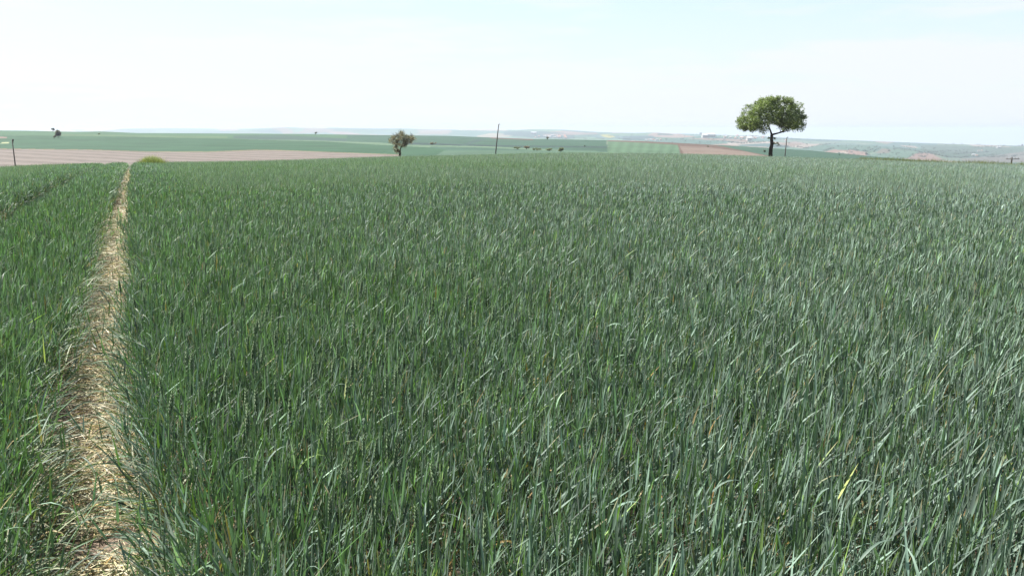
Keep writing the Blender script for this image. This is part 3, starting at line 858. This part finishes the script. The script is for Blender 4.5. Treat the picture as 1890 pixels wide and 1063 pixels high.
small_tree("tree", "grey leafless round tree on the green hillside at the far left", 107.5, 255, 14.5, 10, 300, GRAY, 0.1, 22)
small_tree("bush", "slanting grey scrub reaching down the hillside from the grey leafless tree", 99.5, 257.5, 8, 5, 280, GRAY, 0.1, 9, "bush", lean=0.45)
small_tree("bush", "low dark bush on the pale green slope under the left skyline", 183, 249, 3, 6, 350, OLV, 0.05, 6, "bush")
small_tree("tree", "dark flat-topped tree alone on the ridge behind the ploughed field", 583, 248.5, 4.5, 7.5, 500, DK, 0.1, 8)
small_tree("tree", "small dark tree on the brown-edged ridge right of the leaning pole", 1011, 258.5, 5.5, 6.5, 500, DK, 0.12, 8)
small_tree("bush", "dark speck of a bush on the dark field line right of the leaning pole", 1079, 272, 3.6, 2.6, 300, DK, 0.1, 5, "bush")
small_tree("bush", "reddish brown bare bush at the crop edge left of the leaning pole", 886, 285, 5, 11, 150, RED, 0.05, 9, "bush", r=150)
small_tree("bush", "small green bush beside the reddish brown one at the crop edge", 873, 285, 3.5, 6, 150, OLV, 0.05, 6, "bush", r=152)
small_tree("bush", "faint grey scrub on the slope just right of the blossoming fruit tree", 799, 267.5, 4.5, 18, 250, RED, 0.05, 14, "bush")
for px, py, h, w, lb in [(955, 276, 4.5, 22, "olive scrub at the left end of the hedge right of the leaning pole"), (972, 276, 5.5, 16, "reddish scrub second from the left in the hedge on the far slope"),
                         (991, 278, 5, 26, "olive clump in the middle of the hedge on the far slope"), (1014, 279, 4.5, 24, "low olive clump near the right end of the hedge on the far slope"),
                         (1035, 281, 7.5, 13, "tallest olive bush ending the hedge on the right")]:
    small_tree("hedge_bush", lb, px, py, h, w, 230, RED if 'reddish' in lb else OLV, 0.05, 18, "bush", group="scrubby bushes in a hedge beyond the crop")
small_tree("bush", "small bush on the brown field left of the large tree", 1306, 272.5, 3.2, 6, 400, OLV, 0.1, 6, "bush")
small_tree("bush", "dark green bush at the field edge just left of the large tree's trunk", 1411, 282.5, 5.2, 7, 250, DK, 0.1, 8, "bush")
small_tree("bush", "small bush on the slope right of the thin pole by the large tree", 1549, 287, 2.6, 4, 250, DK, 0.1, 5, "bush")

# yellow flowering weeds at the end of the track
pw_ = at_dist(279, 71.0); kk = px_per_m(pw_)
g = Geo()
nw = 2600
wx = rng.normal(0, 0.55, nw) * 0.95; wy = rng.normal(0, 0.5, nw)
wh = (CROP + 0.42) * np.exp(-(wx / 1.25) ** 2) * rng.uniform(0.55, 1.1, nw) + 0.05
yc = np.where((rng.random(nw) < 0.5)[:, None], np.array([0.26, 0.28, 0.11]), np.array([0.14, 0.185, 0.07])) * rng.lognormal(0, 0.2, nw)[:, None]
blades(g, np.stack([wx, wy, np.zeros(nw)], -1), wh, 0.035, rng.uniform(0, 6.28, nw), np.abs(rng.normal(0.15, 0.15, nw)), 0.3, rng.uniform(0, 3, nw), 2, 2, yc * 0.55, yc)
nf = 1500
k = rng.integers(0, nw, nf)
blades(g, np.stack([wx[k] + rng.normal(0, 0.06, nf), wy[k], wh[k] * rng.uniform(0.7, 1.0, nf)], -1), 0.06, 0.05, rng.uniform(0, 6.28, nf), rng.normal(1.2, 0.4, nf), 0.2, 0, 1, 2, np.array([0.25, 0.26, 0.09]))
o = g.build("weed_patch", M_TREE); o.location = pw_
tag(o, "clump of yellow-green flowering weeds where the wheel track leaves the field", "weeds")

# rough verge along the right-hand field edge
g = Geo()
nv = 9000
u = 1535 + (1990 - 1535) * rng.random(nv)
az, _ = px_dir(u, np.full(nv, 295.0))
rr = RC(az) * 1.14 + rng.uniform(0.0, 5.5, nv)
x, y = rr * np.sin(az), rr * np.cos(az); z = near_z(x, y)
clump = np.clip(0.55 + 0.6 * pnoise(x, y, 1.6, 21), 0.1, 1.5)
ramp = np.clip((u - 1535) / 60, 0.2, 1)
front = rr < RC(az) * 1.14 + 1.4
c = np.where(front[:, None], np.array([0.19, 0.165, 0.09]), np.where((clump > 0.8)[:, None], np.array([0.095, 0.125, 0.058]), np.array([0.12, 0.135, 0.06]))) * rng.lognormal(0, 0.25, nv)[:, None]
blades(g, np.stack([x, y, z], -1), (np.where(front, 0.78, 0.85 + 0.40 * clump)) * ramp * rng.uniform(0.66, 1.02, nv), 0.05, rng.uniform(0, 6.28, nv), np.abs(rng.normal(0.2, 0.2, nv)), 0.4, rng.uniform(0, 3, nv), 2, 2, c)
tag(g.build("verge_grass", M_TREE), "tan and dark green rough grass along the right far edge of the crop", "grass", kind='stuff')

# ------------------------------------------------------------------ poles
def pole(px_base, r, px_top, py_top, rad, label, parts):
    p = at_dist(px_base, r)
    az, el = px_dir(px_top, py_top)
    yt = p[1]; zt = CAM_H + math.hypot(yt * math.tan(float(az)), yt) * math.tan(float(el))
    top = np.array([yt * math.tan(float(az)) - p[0], 0, zt - p[2]])
    root = empty("utility_pole", p); tag(root, label, "pole", "poles standing beyond the crop")
    g = Geo(); tube(g, [np.array([0, 0, -0.4]), top * 0.35, top * 0.7 , top], [rad, rad * 0.92, rad * 0.8, rad * 0.68], 9)
    g.build("shaft", M_POLE, root)
    for kind in parts:
        g = Geo()
        if kind == 'insulator':
            for dx in (0.12,):
                q = top + np.array([dx, 0, -0.1])
                g = Geo(); tube(g, [top + np.array([0, 0, -0.4]), q + np.array([0, 0, -0.3]), q], [0.03, 0.03, 0.03], 5)
                tube(g, [q, q + np.array([0, 0, 0.08]), q + np.array([0, 0, 0.2]), q + np.array([0, 0, 0.32])], [0.07, 0.13, 0.12, 0.05], 8)
                g.build("insulator", M_IRON, root)
        if kind == 'crossarm':
            box(g, top + np.array([0, -rad * 1.6, -0.25]), (1.6, 0.10, 0.075)); g.build("crossarm", M_POLE, root)
        if kind == 'bracket':
            tube(g, [top + np.array([0, 0, -0.25]), top + np.array([0.16, 0, -0.05]), top + np.array([0.17, 0, 0.16])], [0.025, 0.025, 0.045], 6); g.build("bracket", M_IRON, root)
        if kind == 'brace':
            for s_ in (-1, 1): tube(g, [top + np.array([s_ * 0.5, -rad * 1.6, -0.25]), top + np.array([0, -rad * 1.3, -0.8])], 0.025, 5)
            g.build("brace", M_IRON, root)
        if kind == 'pins':
            for dx in (-0.68, -0.3, 0.3, 0.68):
                q = top + np.array([dx, -rad * 1.6, -0.195]); g = Geo(); tube(g, [q, q + np.array([0, 0, 0.07]), q + np.array([0, 0, 0.12])], [0.015, 0.024, 0.015], 7); g.build("insulator", M_IRON, root)
    return root
pole(25.5, 150, 22.6, 259.5, 0.10, "thin dark pole with insulators on top, standing before the ploughed field", ['insulator'])
pole(913.5, 160, 920.5, 229.5, 0.12, "tall bare pole leaning to the right between the fruit tree and large tree", ['bracket'])
pole(1449, 175, 1452.3, 254, 0.11, "thin short pole just right of the large tree", ['bracket'])
pole(1869, 118, 1868, 290.0, 0.11, "pole top with a wide crossarm showing over the right field edge", ['crossarm', 'pins'])

# ------------------------------------------------------------------ villages and woods on the hills
def gable(gw, gr, L, D, H):
    x, y = L / 2, D / 2
    gw.add([(-x, -y, -1), (x, -y, -1), (x, y, -1), (-x, y, -1), (-x, -y, H), (x, -y, H), (x, y, H), (-x, y, H), (-x, 0, H + D * 0.28), (x, 0, H + D * 0.28)],
           [(0, 1, 5, 4), (1, 2, 6, 5), (2, 3, 7, 6), (3, 0, 4, 7), (4, 7, 8, 4), (5, 6, 9, 5)])
    a, b_ = 0.5, 0.18
    h0, h1 = H - a * 0.3, H + D * 0.28 + b_
    gr.add([(-x - a, -y - a, h0), (x + a, -y - a, h0), (x + a, 0, h1), (-x - a, 0, h1), (-x - a, y + a, h0), (x + a, y + a, h0),
            (-x - a, -y - a, h0 + .25), (x + a, -y - a, h0 + .25), (x + a, 0, h1 + .25), (-x - a, 0, h1 + .25), (-x - a, y + a, h0 + .25), (x + a, y + a, h0 + .25)],
           [(0, 3, 2, 1), (3, 4, 5, 2), (6, 7, 8, 9), (9, 8, 11, 10), (0, 1, 7, 6), (5, 4, 10, 11), (0, 6, 9, 3), (3, 9, 10, 4), (1, 2, 8, 7), (2, 5, 11, 8)])
def house_proto(L, D, H, roof):
    gw, gr = Geo(), Geo(); gable(gw, gr, L, D, H)
    root = empty("house", (0, 0, 0))
    gw.build("wall", M_WALL, root, False); gr.build("roof", roof, root, False)
    return root
def copy_tree(o):
    c = o.copy(); COL.objects.link(c)
    for ch in list(o.children):
        k = ch.copy(); COL.objects.link(k); k.parent = c
    return c
protos = [house_proto(13, 10, 6.5, M_ROOF), house_proto(20, 11, 6, M_METAL), house_proto(11, 9, 8.5, M_ROOF)]
used = [False] * 3
villages = [
    ("houses of the village below the left part of the skyline", "small pale house in the hazy village right of the leaning pole", [(rng.uniform(985, 1048), rng.uniform(250.5, 256.5)) for _ in range(16)]),
    ("houses of the hilltop village behind the large tree", "small pale house in the hilltop village left of the large tree", [(rng.uniform(1318, 1412), rng.uniform(250, 257.5)) for _ in range(30)]),
    ("houses on the low slope above the striped green field", "white house in the row above the striped green field", [(1193, 260), (1197, 260.2), (1201, 260), (1206, 260.3), (1212, 259.8), (1219, 260)]),
    ("scattered houses on the right hills", "pale farmhouse among the fields on the hills at the right", [(1806, 279.5), (1797, 287.5), (1802, 289), (1843, 274), (1812, 280), (1450, 262)]),
]
for grp, lab, pts in villages:
    for (a, b_) in pts:
        k = int(rng.integers(0, 3)); o = protos[k] if not used[k] else copy_tree(protos[k]); used[k] = True
        p = hit(a, b_, 2000); o.location = p; o.rotation_euler = (0, 0, rng.uniform(-0.6, 0.6)); sc = 0.55 + 0.25 * (p[1] > 3500); o.scale = (sc, sc, sc)
        tag(o, lab, "house", grp)
def barn(px, py, Wpx, label):
    p = hit(px, py, 2000); k = px_per_m(p); gw, gr = Geo(), Geo(); gable(gw, gr, Wpx / k, 22, 9)
    root = empty("barn", p); tag(root, label, "barn"); gw.build("wall", M_WALL, root, False); gr.build("roof", M_METAL, root, False)
barn(1311, 253.6, 17, "long white shed on the hilltop left of the large tree")
barn(1300, 255, 9, "smaller white shed in front of the long white shed on the hilltop")
barn(1382, 260, 8, "pale shed below the hilltop village beside the large tree")
barn(985, 248.3, 10, "pale long shed on the hills above the village right of the leaning pole")

# hedges and scrub lines on the far hills, one mass
g = Geo()
WC = np.array([(0.045, 0.06, 0.05), (0.06, 0.075, 0.05), (0.05, 0.06, 0.055)])
lines = [[(1490, 274), (1515, 268), (1545, 265)], [(1517, 282), (1530, 276), (1545, 273.5)], [(1570, 276), (1600, 281), (1618, 272)], [(1600, 287), (1615, 279), (1625, 273)],
         [(1655, 275), (1680, 278), (1745, 290)], [(1745, 291), (1775, 292), (1840, 286)], [(1545, 285), (1565, 287)], [(1660, 271), (1690, 275)],
         [(1800, 272), (1890, 270.7)], [(1213, 249.6), (1240, 249.8)], [(1275, 249.6), (1310, 249.2)], [(1320, 252), (1412, 254)], [(1345, 264), (1370, 266), (1420, 262)],
         [(1430, 271), (1475, 272), (1490, 275)], [(985, 254), (1050, 257)], [(1130, 257), (1165, 258)], [(1400, 254), (1440, 258), (1480, 259)], [(1700, 284), (1760, 279), (1800, 284)],
         [(1060, 256), (1120, 258)], [(1760, 285), (1830, 281)], [(1820, 291), (1890, 287)], [(1370, 250.8), (1420, 253)]]
pts = []
for ln in lines:
    for i in range(len(ln) - 1):
        n = int(abs(ln[i + 1][0] - ln[i][0]) / 1.6) + 2
        for t in np.linspace(0, 1, n):
            if rng.random() < 0.72: pts.append((ln[i][0] + (ln[i + 1][0] - ln[i][0]) * t + rng.normal(0, 0.8), ln[i][1] + (ln[i + 1][1] - ln[i][1]) * t + rng.normal(0, 0.35)))
for _ in range(170): pts.append((rng.uniform(1560, 1890), rng.uniform(266, 292)))
for _ in range(120): pts.append((rng.uniform(950, 1500), rng.uniform(246, 268)))
for (a, b_) in pts:
    p = hit(a, b_, 2000); rad = rng.uniform(2.0, 5.0); n = 46
    d = rng.normal(0, 1, (n, 3)); d /= np.linalg.norm(d, axis=1)[:, None]; d *= rad * rng.uniform(0.4, 1.1, n)[:, None]; d[:, 2] = abs(d[:, 2])
    blades(g, p + d, rad * 0.7, rad * 0.45, rng.uniform(0, 6.28, n), rng.normal(1.1, 0.5, n), 0.3, rng.normal(0, 0.6, n), 1, 2, WC[rng.integers(0, 3, n)])
tag(g.build("far_hedgerows", M_TREE), "dark hedges and scattered scrub among the fields on the hazy hills", "hedges", kind='stuff')
for (a, b_, h, w, lb) in [(1293, 249.2, 4, 6, "round dark tree on the skyline left of the long white shed"), (1886, 270.6, 3.6, 5, "dark tree on the skyline at the far right"),
                          (1547, 271, 3, 4, "small dark tree on the green spur of the right hills"), (1599, 286.5, 4.5, 5, "dark tree at the right end of the tan field on the hills")]:
    small_tree("tree", lb, a, b_, h, w, 2000, DK, 0.1, 7)

# ------------------------------------------------------------------ haze
hz = Geo(); lo = float(PZ.min()) - 1.0; hi = max(float(PZ.max()) + 6.0, 10.5); half = 12600.0
box(hz, (0, 0, (lo + hi) / 2), (half * 2, half * 2, hi - lo))
m = bpy.data.materials.new("haze_air"); m.use_nodes = True
n, l = m.node_tree.nodes, m.node_tree.links
n.remove(n["Principled BSDF"])
pv_ = n.new("ShaderNodeVolumePrincipled")
pv_.inputs['Color'].default_value = (0.53, 0.605, 0.70, 1); pv_.inputs['Density'].default_value = 1.5e-4
pv_.inputs['Anisotropy'].default_value = 0.2
l.new(pv_.outputs['Volume'], n["Material Output"].inputs['Volume'])
tag(hz.build("haze", m, None, False), "pale bluish air over the fields", "haze", kind='stuff')
